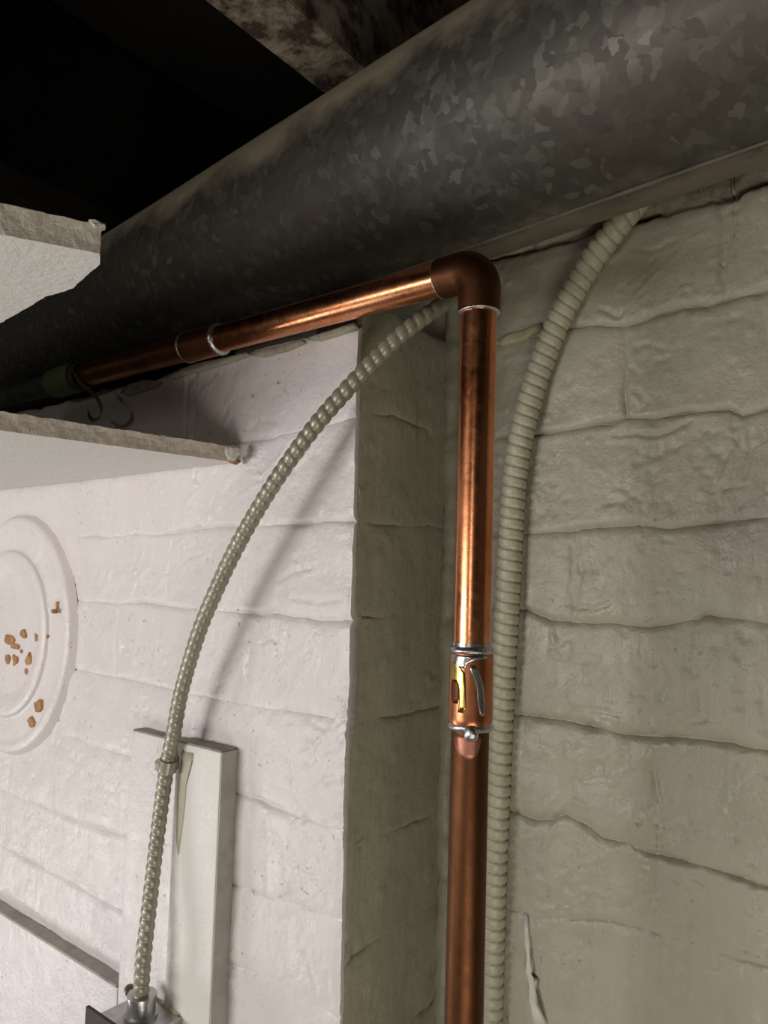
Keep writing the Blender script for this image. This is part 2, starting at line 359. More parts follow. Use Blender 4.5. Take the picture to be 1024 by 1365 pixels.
def jw(a, zj, key):          # shared waviness of the bed joint at height zj
    k = int(round(zj*1000))+key*7
    n_ = .0060*(fbm(a*17+k*.37, a*0+k*.11, 61, 3)-.5)*1.6+.0012*(vnoise(a*140, a*0+k, 62)-.5)
    d = JP.get(key, {}).get(jkey(zj))
    if d is None: return n_
    o_ = np.interp(a, d[:, 0], d[:, 1])-zj
    inside = sm(a, d[0, 0]-.05, d[0, 0])*(1-sm(a, d[-1, 0], d[-1, 0]+.05))
    return o_+n_*(1-inside)+inside*.0014*(fbm(a*90, a*0+k, 66, 2)-.5)
def jopen(a, zj, key):
    k = int(round(zj*1000))
    n_ = sm(fbm(a*15+5, a*0+k*.7, 71+key, 3), .42, .66)*.7
    d = JP.get(key, {}).get(jkey(zj))
    if d is None: return n_*.0042+.0001
    inside = sm(a, d[0, 0]-.03, d[0, 0])*(1-sm(a, d[-1, 0], d[-1, 0]+.03))
    s_ = np.interp(a, d[:, 0], d[:, 2])*(.15+1.25*fbm(a*75, a*0+k, 68, 2))
    return .0001+.0037*(inside*s_+(1-inside)*n_)
def scars(a, z, key):
    h = np.zeros_like(a)
    for q in SCAR.get(key, []):
        x0, x1, y0, y1 = q[:, 0].min()-.012, q[:, 0].max()+.012, q[:, 1].min()-.012, q[:, 1].max()+.012
        m = (a > x0) & (a < x1) & (z > y0) & (z < y1)
        if not m.any(): continue
        aa = a[m]+.0022*(fbm(a[m]*120, z[m]*120, 91, 2)-.5); zz = z[m]+.0022*(fbm(z[m]*120+7, a[m]*120, 92, 2)-.5)
        best = np.full(aa.shape, 9.); st = np.zeros(aa.shape)
        for k in range(len(q)-1):
            d = q[k+1, :2]-q[k, :2]; t = np.clip(((aa-q[k, 0])*d[0]+(zz-q[k, 1])*d[1])/max(1e-9, d@d), 0, 1)
            ds = np.hypot(aa-q[k, 0]-t*d[0], zz-q[k, 1]-t*d[1]); w_ = q[k, 2]+(q[k+1, 2]-q[k, 2])*t
            u_ = ds < best; best = np.where(u_, ds, best); st = np.where(u_, w_, st)
        h[m] += st*(-.0026*np.exp(-(best/.0016)**2)+.0008*np.exp(-(best/.0055)**2))
    return h
def skin(a, z, key):         # paint-thick skin common to bricks and joints
    a2 = a*.8+z*.6; z2 = z*.8-a*.6
    h = .0042*(fbm(a2*11, z2*13, 5+key, 3)-.5)+.0019*(fbm(a2*42, z2*48, 9+key, 3)-.5)+.0005*(fbm(a*230, z*190, 15+key, 2)-.5)
    rg = np.abs(fbm(a2*20+3, z2*34, 25+key, 4)-.5); gate = sm(fbm(z2*14, a2*12, 31+key, 2), .50, .62)
    h = h-.0012*gate*(1-sm(rg, 0, .018))
    rg2 = np.abs(fbm(a*26, z2*60, 41+key, 3)-.5); gate2 = sm(fbm(a2*9+4, z2*11, 47+key, 2), .50, .62)
    h = h+.0011*gate2*(1-sm(rg2, 0, .03))
    bl = fbm(a*95+2, z*95, 57+key, 2); ab = .0004 if key == 3 else .0009; h = h+ab*sm(bl, .76, .84)-ab*sm(1-bl, .77, .85)
    return h+scars(a, z, key)
def nearD(a, z, key):
    J = np.array(JZ); d = np.stack([np.abs(z-(zj+jw(a, zj, key))) for zj in JZ]); k = d.argmin(0); out = np.zeros_like(a)
    for i_, zj in enumerate(JZ): out = np.where(k == i_, jopen(a, zj, key), out)
    return out
def brick(parent, O, A, Nn, a0, a1, z0, z1, mat, seed, off=0.0, step=.0026, key=1, gap=0.0, side=.014, open_=1.0, headk=.45, wob=(1, 1), topk=1.0):
    nu = max(6, int((a1-a0)/step)+1); nv = max(6, int((z1-z0)/step)+1)
    g = lambda n: np.sort(np.r_[np.linspace(0, 1, n), .22/n, 1-.22/n, .5/n, 1-.5/n])
    U, W = np.meshgrid(g(nu), g(nv)); nv += 4; nu += 4; U = U.ravel(); W = W.ravel()
    ja = lambda a_, z_, k: .004*k*((fbm(z_*38+a_*91, z_*0+a_*57, 3, 2)-.5)*2)
    ZR = z0+(z1-z0)*W; A0 = a0+gap+ja(a0, ZR, wob[0]); A1 = a1-gap+ja(a1, ZR, wob[1])
    AA = A0+(A1-A0)*U
    zb = z0+gap+jw(AA, z0, key); zt = z1-gap+jw(AA, z1, key)
    ZZ = zb+(zt-zb)*W
    eh = np.minimum(AA-A0, A1-AA); ev = np.minimum(ZZ-zb, zt-ZZ)
    Dt = jopen(AA, z1, key)*open_*topk; Db = jopen(AA, z0, key)*open_; D = .0012+.5*(Dt+Db)*.5; wd = .0014+.0026*fbm(AA*24, ZZ*24, 81+key, 2)
    H = skin(AA, ZZ, key)+off*sm(np.minimum(eh, ev), 0, .013)
    H = H-.7*Dt*np.exp(-((zt-ZZ)/.0007)**2)-.5*Db*np.exp(-((ZZ-zb)/.0006)**2)
    H = H-Dt*np.exp(-((zt-ZZ)/wd)**2)-Db*np.exp(-((ZZ-zb)/wd)**2)-headk*D*np.exp(-(eh/wd)**2)
    V = np.outer(AA, A)+np.outer(ZZ, (0, 0, 1))+np.outer(H, Nn)+O
    V = list(V); Fc = gridfaces(nu, nv)
    rim = list(range(nu))+[j*nu+nu-1 for j in range(1, nv)]+[nv*nu-1-i for i in range(1, nu)]+[j*nu for j in range(nv-2, 0, -1)]
    n0 = len(V); m = len(rim)
    for k in rim: V.append(V[k])
    for k in rim: V.append(V[k]-Nn*side)
    for i in range(m): Fc.append((n0+(i+1) % m, n0+i, n0+m+i, n0+m+(i+1) % m))
    Fc.append(tuple(range(n0+m, n0+2*m))[::-1])
    return mesh('brick', np.array(V), Fc, mat, parent)
def mortar_fn(key, open_=1.0):
    return lambda a, z: skin(a, z, key)-nearD(a, z, key)*open_*1.1-.0007
X = np.array([1., 0, 0]); Y = np.array([0, 1., 0])
YR, YP, XE = .516, .392, -.336           # right wall plane, pier face plane, pier edge
# right wall
XW = -.62
_mr = mortar_fn(1)
def mort_r(a, z):
    h = _mr(a, z)
    top = jw(a, .262, 1)+.262
    h = h-.010*np.exp(-((z-top)/.0036)**2)*sm(fbm(a*40, a*0, 14, 2), .25, .5)
    return h-.008*np.exp(-((a+.122)/.003)**2)*sm(z, .215, .25)*(z < .262)
wr = wall_surface('wall_right', np.array([0, YR, 0]), X, -Y, XE-.002, .35, -.62, .292, .0027, mort_r, M_olive, 3, .20)
heads = [[-.122, .085], [-.188, .02], [-.1155, .09], [-.225, -.02], [-.142, .06], [-.169, .03], [-.106, .1], [-.2, 0], [-.12, .09], [-.22, -.01], [-.15, .06]]
sd = 100
for c, hs in enumerate(heads):
    zt, zb = JZ[c], JZ[c+1]; xs = [XE-.004]+hs+[.34]
    if hs[1]+.205 < .34: xs = [XE-.004]+hs+[hs[1]+.205, .345]
    for i in range(len(xs)-1):
        sd += 1
        brick(wr, np.array([0, YR, 0]), X, -Y, xs[i], xs[i+1], zb, zt, M_olive, sd, off=(random.random()-.4)*.0018, topk=2.8 if c == 0 else 1, step=.0018 if xs[i] < .0 else .006)
xs = [XE-.004, -.262, -.195, -.133, -.114, .02, .12, .22, .345]
for i in range(len(xs)-1):
    sd += 1; brick(wr, np.array([0, YR, 0]), X, -Y, xs[i], xs[i+1], .262, .290, M_mortar_raw if i in (2, 3, 4) else M_olive, sd, off=.0012, gap=.0014, open_=2.0, headk=.3)
wb = wall_surface('wall_back', np.array([0, YR, 0]), X, -Y, XW, XE-.0045, .10, .258, .003, _mr, M_olive, 3, .10)
for k, (xa, xb_) in enumerate([(XW+.001, -.50), (-.50, XE-.0045)]):
    brick(wb, np.array([0, YR, 0]), X, -Y, xa, xb_, .186, .256, M_olive, 500+k); brick(wb, np.array([0, YR, 0]), X, -Y, xa, xb_, .120, .186, M_olive, 520+k)
# pier return face (faces +X)
wm = wall_surface('wall_middle', np.array([XE, 0, 0]), Y, X, YP+.009, YR+.004, -.62, .200, .0025, mortar_fn(2, .4), M_olive, 4, .05)
for c in range(1, len(JZ)-1):
    sd += 1; zt = JZ[c] if c > 1 else .199; zb = JZ[c+1]
    brick(wm, np.array([XE, 0, 0]), Y, X, YP+.0050, YR+.003, zb, zt, M_olive, sd, off=.0001, key=2, open_=.4, wob=(0, 0))
# pier front (white)
wl = wall_surface('wall_left', np.array([0, YP, 0]), X, -Y, -1.45, XE-.007, -.62, .170, .003, mortar_fn(3, .75), M_white, 5, .12)
hw = [[-.521, -.74], [-.43, -.64], [-.545, -.76], [-.62, -.44], [-.50, -.71], [-.41, -.60], [-.52, -.73], [-.43, -.63], [-.53, -.74], [-.42, -.62]]
FC = on(19, 843, 1, YP)
for c in range(1, len(JZ)-1):
    zt = min(JZ[c], .179); zb = JZ[c+1]; hs = sorted(hw[c-1]); xs = [XE-.0005]+hs[::-1]
    while xs[-1] > -1.3: xs.append(xs[-1]-.205)
    for i in range(len(xs)-1):
        sd += 1
        brick(wl, np.array([0, YP, 0]), X, -Y, xs[i+1], xs[i], zb, zt, M_white, sd, off=(random.random()-.4)*.0014, key=3, open_=.8, step=.002 if xs[i] > -.88 else .006, headk=.3, side=.010, wob=(1, 0 if i == 0 else 1))
# bead of paint and caulk down the inner corner
P = [(XE+.003+.0012*math.sin(k*1.7), YR-.004+.001*math.cos(k*2.3), .27-k*.045) for k in range(20)]
Pc, s = resample(catmull(P, 6), .003)
V, Fc = sweep(Pc, s, lambda q, th: .0062*(.75+.5*vnoise(q*90, 0*th+1, 5)+.35*vnoise(q*160+0*th, th*2, 6)), 12)
mesh('caulk_bead', V, Fc, M_olive, wr)
# dried white paint drip beside the thick conduit
def decal(name, px, plane, v, th, mat, parent, label=None, seed=1):
    pts = np.array([on(x, y, plane, v) for x, y in px])
    cc = pts.mean(0); n = len(pts); nrm = np.zeros(3); nrm[plane] = -1
    top = pts+nrm*th; inner = cc+(pts-cc)*.6+nrm*th*1.5
    V = np.vstack([pts-nrm*.004, top, inner, [cc+nrm*th*1.6]]); Fc = []
    for i in range(n):
        j = (i+1) % n
        Fc += [(i, j, n+j, n+i), (n+i, n+j, 2*n+j, 2*n+i), (2*n+i, 2*n+j, 3*n)]
    o = mesh(name, V, Fc, mat, parent)
    if label: o['label'] = label
    return o
decal('paint_drip', [(699, 1220), (703, 1218), (705, 1240), (707, 1262), (706, 1275), (710, 1290), (709, 1303), (717, 1306), (713, 1322), (715, 1340), (722, 1352), (729, 1366), (712, 1368), (709, 1350), (705, 1335), (706, 1315), (701, 1295), (702, 1270), (698, 1245)], 1, YR-.0012, .0007, M_drip, wr, 'white dried paint drip')
decal('mortar_patch', [(664, 455), (676, 446), (700, 440), (722, 430), (724, 441), (700, 452), (680, 458), (668, 461)], 1, YR-.0015, .0012, simple('yellowed_filler', (.42, .40, .25), (.30, .28, .17), .8, 0, 200, .001), wr, 'yellowish filler patch')
# plaster flakes left on top of the pier
for k, px in enumerate([[(160, 524), (172, 512), (190, 506), (212, 508), (205, 515), (185, 522), (168, 527)],
                        [(218, 502), (240, 492), (262, 484), (300, 476), (330, 470), (328, 474), (290, 486), (255, 496), (228, 505)],
                        [(330, 472), (352, 466), (378, 461), (402, 452), (404, 457), (380, 467), (350, 476)],
                        [(408, 452), (420, 447), (440, 441), (472, 430), (474, 437), (450, 446), (424, 454)]]):
    decal('plaster_flake', px, 1, YP-.004, .0008, M_flake, wl)

# ------------------------------------------------------------------ room around (beyond the frame)
def box(name, x0, x1, y0, y1, z0, z1, mat, parent=None, bev=0, smooth=False):
    bm = bmesh.new(); bmesh.ops.create_cube(bm, size=1)
    for v in bm.verts: v.co = Vector(((x0+x1)/2+v.co.x*(x1-x0), (y0+y1)/2+v.co.y*(y1-y0), (z0+z1)/2+v.co.z*(z1-z0)+Zc))
    if bev: bmesh.ops.bevel(bm, geom=bm.edges[:], offset=bev, segments=2, affect='EDGES', profile=.6)
    if parent is not None:
        for v in bm.verts: v.co -= wloc(parent)
    me = bpy.data.meshes.new(name); bm.to_mesh(me); bm.free()
    return link(name, me, mat, parent)
tag(box('floor', -2.4, 2.2, -2.6, .75, -1.56, -1.5, M_floor), kind='structure')
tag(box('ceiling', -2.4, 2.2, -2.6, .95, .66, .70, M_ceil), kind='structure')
tag(box('wall_front', -2.4, 2.2, -2.6, -2.5, -1.5, .66, M_room), kind='structure')
tag(box('wall_side', 2.1, 2.2, -2.5, .75, -1.5, .66, M_room), kind='structure')
tag(box('wall_end', -2.4, -2.3, -2.5, .75, -1.5, .66, M_room), kind='structure')
tag(box('wall_rear', -2.4, 2.2, .72, .80, -1.5, .66, M_ceil), kind='structure')
tag(box('wall_base', -2.3, 2.1, .40, .72, -1.5, -.622, M_room), kind='structure')
# dark deck boards between the joists, and joists running across
def thing_box(name, x0, x1, y0, y1, z0, z1, mat, label, cat, group=None, bev=.003):
    return tag(box(name, x0, x1, y0, y1, z0, z1, mat, None, bev), label, cat, group)
zj = .44
jl = on(357, 67, 2, zj); jr = on(441, 40, 2, zj)

# ------------------------------------------------------------------ duct
a = math.radians(5.1); DD = np.array([-math.cos(a), math.sin(a), 0]); DN = np.array([math.sin(a), math.cos(a), 0])
lo, hi, R = 28.7, 46.3, .080
ca = math.radians((lo+hi)/2); D = R/math.sin(math.radians((hi-lo)/2)); dc = DN*D*math.cos(ca)+np.array([0, 0, D*math.sin(ca)])
duct = thing('round_duct', dc, 'large round galvanised duct with mottled grey zinc running along top of wall', 'duct')
ns = 96; th = np.linspace(0, 2*math.pi, ns, endpoint=False)
def duct_part(name, t0, t1, r, mat, thlo=0, thhi=2*math.pi, n=120, wob=.0012, closed=True, thick=.0):
    T = np.linspace(t0, t1, n); V = []
    tt = np.linspace(thlo, thhi, ns, endpoint=not closed)
    rows = [r] if closed else [r, r-.004]
    for t in T:
        for rr in rows:
            rad = rr+wob*(fbm(t*6+0*tt, np.cos(tt)*1.5+3, 2, 2)-.5)*2
            V.append(dc-DD*t+np.outer(np.cos(tt)*rad, DN)+np.outer(np.sin(tt)*rad, (0, 0, 1)))
    V = np.concatenate(V); Fc = []; L = ns*len(rows)
    for i in range(n-1):
        for k in range(ns if closed else ns-1):
            p = i*L+k; q = i*L+(k+1) % ns; Fc.append((q, p, p+L, q+L))
        if not closed:
            for k in (0, ns-1):
                Fc.append((i*L+k, i*L+ns+k, (i+1)*L+ns+k, (i+1)*L+k))
    return mesh(name, V, Fc, mat, duct)
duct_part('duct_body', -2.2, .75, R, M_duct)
T = np.linspace(-.72, .22, 90)
ang = np.radians(np.interp(T, [-.72, .0, .22], [265, 267, 272]))
Pp = np.array([dc-DD*t+DN*math.cos(g)*(R+.0006)+np.array([0, 0, 1])*math.sin(g)*(R+.0006) for t, g in zip(T, ang)])
V, Fc = sweep(Pp, T, lambda q, th: .0012*(.75+.5*vnoise(q*120+0*th, th*0, 8)), 8)
mesh('lock_seam', V, Fc, M_dust, duct)

# ------------------------------------------------------------------ joists
joists = []
def joist(x0, x1, lab, mat=M_joist):
    root = tag(box('ceiling_joist', x0, x1, -2.4, .70, zj, .655, mat, None, .003), lab, 'joist', None); return root
pitch = .36
xj0, xj1 = jl[0], jl[0]+.052
joist(xj0, xj1, 'dark wooden joist with flaking whitewash above the duct, lit at top of photo')
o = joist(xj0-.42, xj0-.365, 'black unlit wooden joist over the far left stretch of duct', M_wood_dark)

# ------------------------------------------------------------------ drywall boards
def pl(x, y, z): p = on(x, y, 2, z); return (p[0], p[1])
zb = .0905
xe = on(320, 614, 1, YP)[0]
e0 = pl(0, 574, zb)
lower = thing('drywall_board', (xe-.3, .2, zb), 'lower white drywall board with rough grey edge meeting the white wall', 'drywall board')
e2 = (e0[0]+(e0[0]-xe)*3, e0[1]+(e0[1]-YP)*3)  # board run on out of view to shade the wall above it
slab('board_panel', [(xe, YP-.004, 1), (-1.4, YP-.004, 0), (-1.4, e2[1], 0), (e2[0], e2[1], 1)][::-1][3:]+[(xe, YP-.004, 1), (-1.4, YP-.004, 0), (-1.4, e2[1], 0), (e2[0], e2[1], 1)][::-1][:3], zb, zb+.0125, M_drywall, lower, jag=.0012, step=.0022, seed=4, jag_z=.0012, mats=M_gypsum)
zu = .135
up = thing('drywall_board', (-.35, .1, zu), 'upper white drywall board with broken corner below the dark ceiling', 'drywall board')
U = [pl(133, 338, zu), pl(133, 352, zu), pl(98, 384, zu), pl(60, 396, zu), pl(0, 431, zu), pl(-160, 515, zu), pl(-420, 330, zu), pl(-200, 270, zu), pl(0, 312, zu)]
slab('board_panel', [(p[0], p[1], 1) for p in U][::-1], zu, zu+.0125, M_drywall, up, jag=.0008, step=.002, seed=9, jag_z=.0010, mats=M_gypsum)
# broken white corner and brown paper at the tip of the lower board
tip = on(314, 606, 1, YP-.012)
def chunk(name, c, size, mat, parent, seed, label=None, smooth=False):
    bm = bmesh.new(); bmesh.ops.create_icosphere(bm, subdivisions=2, radius=1); rnd = random.Random(seed)
    for v in bm.verts:
        k = (.9+.2*rnd.random()) if smooth else (.75+.45*rnd.random()); v.co = Vector((v.co.x*size[0]*k+c[0], v.co.y*size[1]*k+c[1], v.co.z*size[2]*k+c[2]+Zc))
        v.co -= wloc(parent)
    me = bpy.data.meshes.new(name); bm.to_mesh(me); bm.free(); o = link(name, me, mat, parent)
    if smooth: me.polygons.foreach_set('use_smooth', [True]*len(me.polygons))
    if label: o['label'] = label
    return o
chunk('broken_corner', tip+np.array([.001, -.004, .001]), (.004, .007, .0065), M_drip, lower, 3, 'white crumbled corner')
chunk('torn_paper', on(312, 614, 1, YP-.010), (.003, .006, .003), M_rust_spot, lower, 5, 'brown torn paper edge')
q = on(128, 302, 2, zu+.0125)
chunk('broken_corner', q, (.004, .004, .0022), M_gypsum, up, 8)

# ------------------------------------------------------------------ boards on the white wall
YB, YA = .3755, .3800
bx1 = on(318, 1000, 1, YP)[0]; bzt = on(300, 1003, 1, YB)[2]; bx0 = on(236, 985, 1, YB)[0]
bp = thing('backing_board', ((bx0+bx1)/2, YP, -.62), 'narrow white board standing proud with greyer right side, behind the cable', 'board')
box('board_face', bx0, bx1-.001, YB, YP-.0005, -.62, bzt-.001, M_board_paint, bp, .0012)
M_grey_edge = simple('grey_board_side', (.43, .40, .37), (.34, .31, .27), .6, 0, 50, .0008)
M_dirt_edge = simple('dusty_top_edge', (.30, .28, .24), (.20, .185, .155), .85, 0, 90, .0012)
tag(box('board_side', bx1-.0011, bx1, YB+.0008, YP-.0005, -.62, bzt-.001, M_grey_edge, bp, .0003), 'greyer side')  # separate grey for the right side, darker than the face
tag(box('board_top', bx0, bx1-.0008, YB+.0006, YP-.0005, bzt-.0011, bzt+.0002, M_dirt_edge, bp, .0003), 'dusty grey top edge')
decal('cream_patch', [(243, 1001), (258, 1004), (257, 1014), (251, 1016), (249, 1040), (247, 1070), (243, 1105), (238, 1140), (235, 1120), (237, 1060)], 1, YB-.0003, .0004, simple('aged_cream_paint', (.50, .47, .36), (.42, .40, .30), .5, 0, 40, .0006), bp, 'aged cream patch')
ax0 = on(176, 975, 1, YA)[0]; azt = on(200, 978, 1, YA)[2]
ap = thing('wide_board', (ax0+.04, YP, -.62), 'wide flat white board left of the cable, its top a thin shelf line', 'board')
box('board_face', ax0, bx0-.0012, YA, YP-.0005, -.62, azt-.001, M_white, ap, .0012)
tag(box('board_top', ax0+.001, bx0-.0014, YA+.0004, YP-.0005, azt-.0011, azt+.0002, M_dirt_edge, ap, .0003), 'dusty grey top edge')
cz = on(75, 1262, 1, YA)[2]
cp = thing('ledge_board', (-.8, YP, -.62), 'white board at lower left with a dirty sloping-looking top ledge', 'board')
box('board_face', -1.3, ax0-.0008, YA, YP-.0005, -.62, cz-.002, M_white, cp, .001)
box('top_ledge', -1.3, ax0-.0008, YA-.001, YP-.0005, cz-.0018, cz+.0004, simple('dirty_ledge_paint', (.38, .36, .31), (.27, .25, .21), .7, 0, 60, .001), cp, .0004)

# ------------------------------------------------------------------ round flue cover on the white wall
fc = thing('flue_cover', (FC[0], YP, FC[2]), 'round white painted flue cover with rust spots set into the brick wall', 'flue cover')
RO = .121
prof = [(RO+.008, -.001), (RO+.003, .0034), (RO-.001, .0050), (RO-.004, .0052), (RO-.008, .0036), (.100, .0036), (.0885, .0045), (.0868, .0075), (.083, .0092), (.078, .0090), (.073, .0070), (.064, .0028), (.050, .0022), (.02, .0022), (0.0005, .0022)]
prof = [(r, h+.0028 if k else h) for k, (r, h) in enumerate(prof)]
nt_ = 160; V = []; Fc = []
tt = np.linspace(0, 2*math.pi, nt_, endpoint=False)
P2 = []
for i in range(len(prof)-1):
    for k in range(4): P2.append((prof[i][0]+(prof[i+1][0]-prof[i][0])*k/4, prof[i][1]+(prof[i+1][1]-prof[i][1])*k/4))
P2.append(prof[-1])
def lathe(rows, parent, name, mat, rough=1):
    V = []; Fc = []
    for r, h in rows:
        pleat = .0010*np.sin(tt*62+3*np.sin(tt*9))*(1 if .0885 < r < RO-.011 else 0)*sm(np.sin(tt), -.2, .6)
        n_ = .0016*(fbm(np.cos(tt)*r*60+9, np.sin(tt)*r*60+9, 51, 3)-.5)*rough
        V.append(np.stack([FC[0]+np.cos(tt)*r, YP-(h+pleat+n_), FC[2]+np.sin(tt)*r], 1))
    V = np.concatenate(V)
    for i in range(len(rows)-1):
        for k in range(nt_):
            p = i*nt_+k; q = i*nt_+(k+1) % nt_; Fc.append((p, q, q+nt_, p+nt_))
    if rows[-1][0] < .01: Fc.append(tuple(range((len(rows)-1)*nt_, len(rows)*nt_)))
    return mesh(name, V, Fc, mat, parent)
cut = [i for i, p in enumerate(P2) if p[0] < .0845][0]
lathe(P2[:cut+1], fc, 'flange', M_white); lathe(P2[cut:], fc, 'dished_centre', M_white)
for k, (px, py, sx, sy) in enumerate([(12, 853, 7, 8), (31, 845, 5, 6), (20, 862, 5, 5), (38, 879, 5, 9), (10, 880, 4, 7), (51, 940, 5, 9), (41, 963, 5, 8), (28, 868, 2, 3), (48, 850, 2, 6), (20, 880, 4, 8), (35, 895, 2, 5), (62, 848, 2, 3), (70, 815, 3, 3), (76, 806, 2, 6)]):
    rnd = random.Random(k); pp = []
    for t in range(9):
        an = -t*2*math.pi/9; rr = .6+.6*rnd.random(); pp.append((px+math.cos(an)*sx*rr, py-math.sin(an)*sy*rr))
    c0 = on(px, py, 1, YP); r0 = math.hypot(c0[0]-FC[0], c0[2]-FC[2])
    hh = np.interp(r0, [p[0] for p in prof[::-1]], [p[1] for p in prof[::-1]])
    decal('rust_spot', pp, 1, YP-hh-.0011, .0004, M_rust_spot, fc)

# ------------------------------------------------------------------ copper pipe
YC = .365; rp = .0106; rf = .0124
top = on(639, 402, 1, YC); bot = on(618.5, 1365, 1, YC); hr = on(598, 369, 1, YC); hl = on(112, 501, 1, YC)
vd = (bot-top)/np.linalg.norm(bot-top); hd = (hl-hr)/np.linalg.norm(hl-hr)
def vat(y): # point of riser axis at image row y
    z0 = top+vd*0; best = None
    lo_, hi_ = -.2, .9
    for _ in range(40):
        m_ = (lo_+hi_)/2; p = top+vd*m_; c = p@_f; yy = 682.5-F*(p@_u)/c
        if yy < y: lo_ = m_
        else: hi_ = m_
    return top+vd*lo_
def hat(x):
    lo_, hi_ = -.2, 1.2
    for _ in range(40):
        m_ = (lo_+hi_)/2; p = hr+hd*m_; c = p@_f; xx = 512+F*(p@_r)/c
        if xx > x: lo_ = m_
        else: hi_ = m_
    return hr+hd*lo_
# corner where the two axes meet
tc = (hr[2]-top[2])/vd[2]; corner = top+vd*tc; 
corner = np.array([corner[0], YC, hr[2]+hd[2]*((corner[0]-hr[0])/hd[0])])
cop = thing('copper_water_pipe', bot, 'copper pipe with soldered elbow, running down wall corner and left under the duct', 'pipe')
er = .0138
ea = corner+hd*er; eb = corner+vd*er
arc = []
cc = corner+hd*er+vd*er
for k in range(15):
    t = k/14*math.pi/2
    arc.append(cc-vd*er*math.cos(t)-hd*er*math.sin(t))
cupl = .013
P = np.array([ea+hd*cupl, ea+hd*cupl*.5]+arc+[eb+vd*cupl*.5, eb+vd*cupl]); s = np.r_[0, np.cumsum(np.linalg.norm(np.diff(P, axis=0), axis=1))]; L = s[-1]
V, Fc = sweep(P, s, lambda q, th: rf*(1+.035*math.exp(-((q-L/2)/.012)**2)), 40)
o = mesh('elbow', V, Fc, M_copper_dark, cop); sharp_caps(o)
# riser: upper tube, coupling, lower tube
c1, c2 = vat(870), vat(964)
def wav(q, th): return 1+.004*np.sin(q*30+0*th)
tube('riser_pipe', eb+vd*.010, c1+vd*.006, rp, M_copper, cop, label='bright upper length of copper')
tube('riser_pipe', c2-vd*.006, bot+vd*.40, rp, M_copper_brown, cop, label='brown tarnished lower length of copper')
P, s = resample(np.array([c1, c2]), .0008); L = s[-1]
V, Fc = sweep(P, s, lambda q, th: rf*1.0-.0004*(math.exp(-(q/.0015)**2)+math.exp(-((L-q)/.0015)**2)), 48)
cpl = mesh('coupling', V, Fc, M_copper_mid, cop); sharp_caps(cpl)
# horizontal run with its coupling
h1, h2 = hat(292), hat(252)
tube('branch_pipe', ea+hd*.008, h1+hd*.005, rp, M_copper, cop)
tube('branch_pipe', h2-hd*.005, hat(108), rp, M_copper_mid, cop)
P, s = resample(np.array([h1, h2]), .001)
V, Fc = sweep(P, s, lambda q, th: rf, 40); cp2 = mesh('coupling', V, Fc, M_copper_mid, cop); sharp_caps(cp2)
tube('pipe_stop', hat(121), hat(106), rf*1.02, M_copper_dark, cop)
def solder(c, d, parent, w=.004, sag=.0, seed=1, over=rf):
    d = d/np.linalg.norm(d); P, s = resample(np.array([c-d*w*.5, c+d*w*.5]), w/10); L = s[-1]
    V, Fc = sweep(P, s, lambda q, th: (rp-.0008)+(over-rp+.0012)*math.sin(math.pi*min(1, max(0, q/L)))**.5*(.8+.35*vnoise(th*1.3+seed, q*300+0*th, seed)), 40)
    return mesh('solder_ring', V, Fc, M_solder, parent)
solder(vat(866), vd, cpl, .0052, seed=2); solder(vat(967), vd, cpl, .0055, seed=5)
solder(eb+vd*(cupl+.0004), vd, cop, .0022, seed=7, over=rf-.0003); solder(ea+hd*(cupl+.0006), hd, cop, .0015, seed=8, over=rf-.0006)
solder(h1-hd*.001, hd, cp2, .006, seed=3); solder(h2+hd*.001, hd, cp2, .005, seed=9)
# solder drip on the coupling, and smeared tin on its face
def on_pipe(axis_pt, x, r):    # surface point of the pipe facing the camera at image column x
    c = axis_pt@_f; xx = 512+F*(axis_pt@_r)/c; off = (x-xx)*c/F; dv = -axis_pt+vd*(axis_pt@vd); dv /= np.linalg.norm(dv)
    side = np.cross(vd, dv); side = side if side@_r > 0 else -side
    off = max(-r*.97, min(r*.97, off)); return axis_pt+side*off+dv*math.sqrt(r*r-off*off), dv, side
p_, dv_, _s = on_pipe(vat(973), 628, rp+.0006)
chunk('solder_drip', p_, (.0042, .0036, .0048), M_solder, cpl, 4, smooth=True)
M_smear = simple('tin_smear', (.55, .54, .52), (.42, .36, .30), .25, .95, 160, .0003)
def patch(name, pts, r, mat, parent):
    V = []; Fc = []
    n = len(pts)
    for k, (y, xa, xb) in enumerate(pts):
        for j in range(6):
            q, _a, _b = on_pipe(vat(y), xa+(xb-xa)*j/5, r); V.append(q)
    for k in range(n-1):
        for j in range(5):
            a_ = k*6+j; Fc.append((a_, a_+1, a_+7, a_+6))
    m_ = len(V)
    V = V+[v+(np.array([v@(_f)*0, 0, 0])) for v in V]
    o = mesh(name, V[:m_], Fc, mat, parent); md = o.modifiers.new('thick', 'SOLIDIFY'); md.thickness = .0004; md.offset = 0
    return o
M_ox_highlight = simple('brass_oxide_highlight', (.70, .50, .14), (.38, .22, .05), .28, 1, 90, .0001)
patch('tin_smear', [(871.5, 602.5, 653), (874, 602.5, 650), (877, 603, 634), (881, 603, 624), (885, 607, 622), (888, 613, 621)], rf+.0002, M_smear, cpl)
patch('tin_smear', [(884, 628, 634), (889, 627, 637), (896, 630, 640), (906, 634, 643), (918, 636, 645), (932, 637, 646), (944, 639, 646), (949, 641, 645)], rf+.0002, M_smear, cpl)
patch('oxide_highlight', [(881, 604, 607), (886, 603.5, 613), (894, 603, 620), (904, 603, 621), (914, 612, 621), (926, 613, 621), (938, 612, 622), (946, 611, 618)], rf+.00012, M_ox_highlight, cpl)  # yellow oxide; the coupling's vertical highlight is coloured in with it
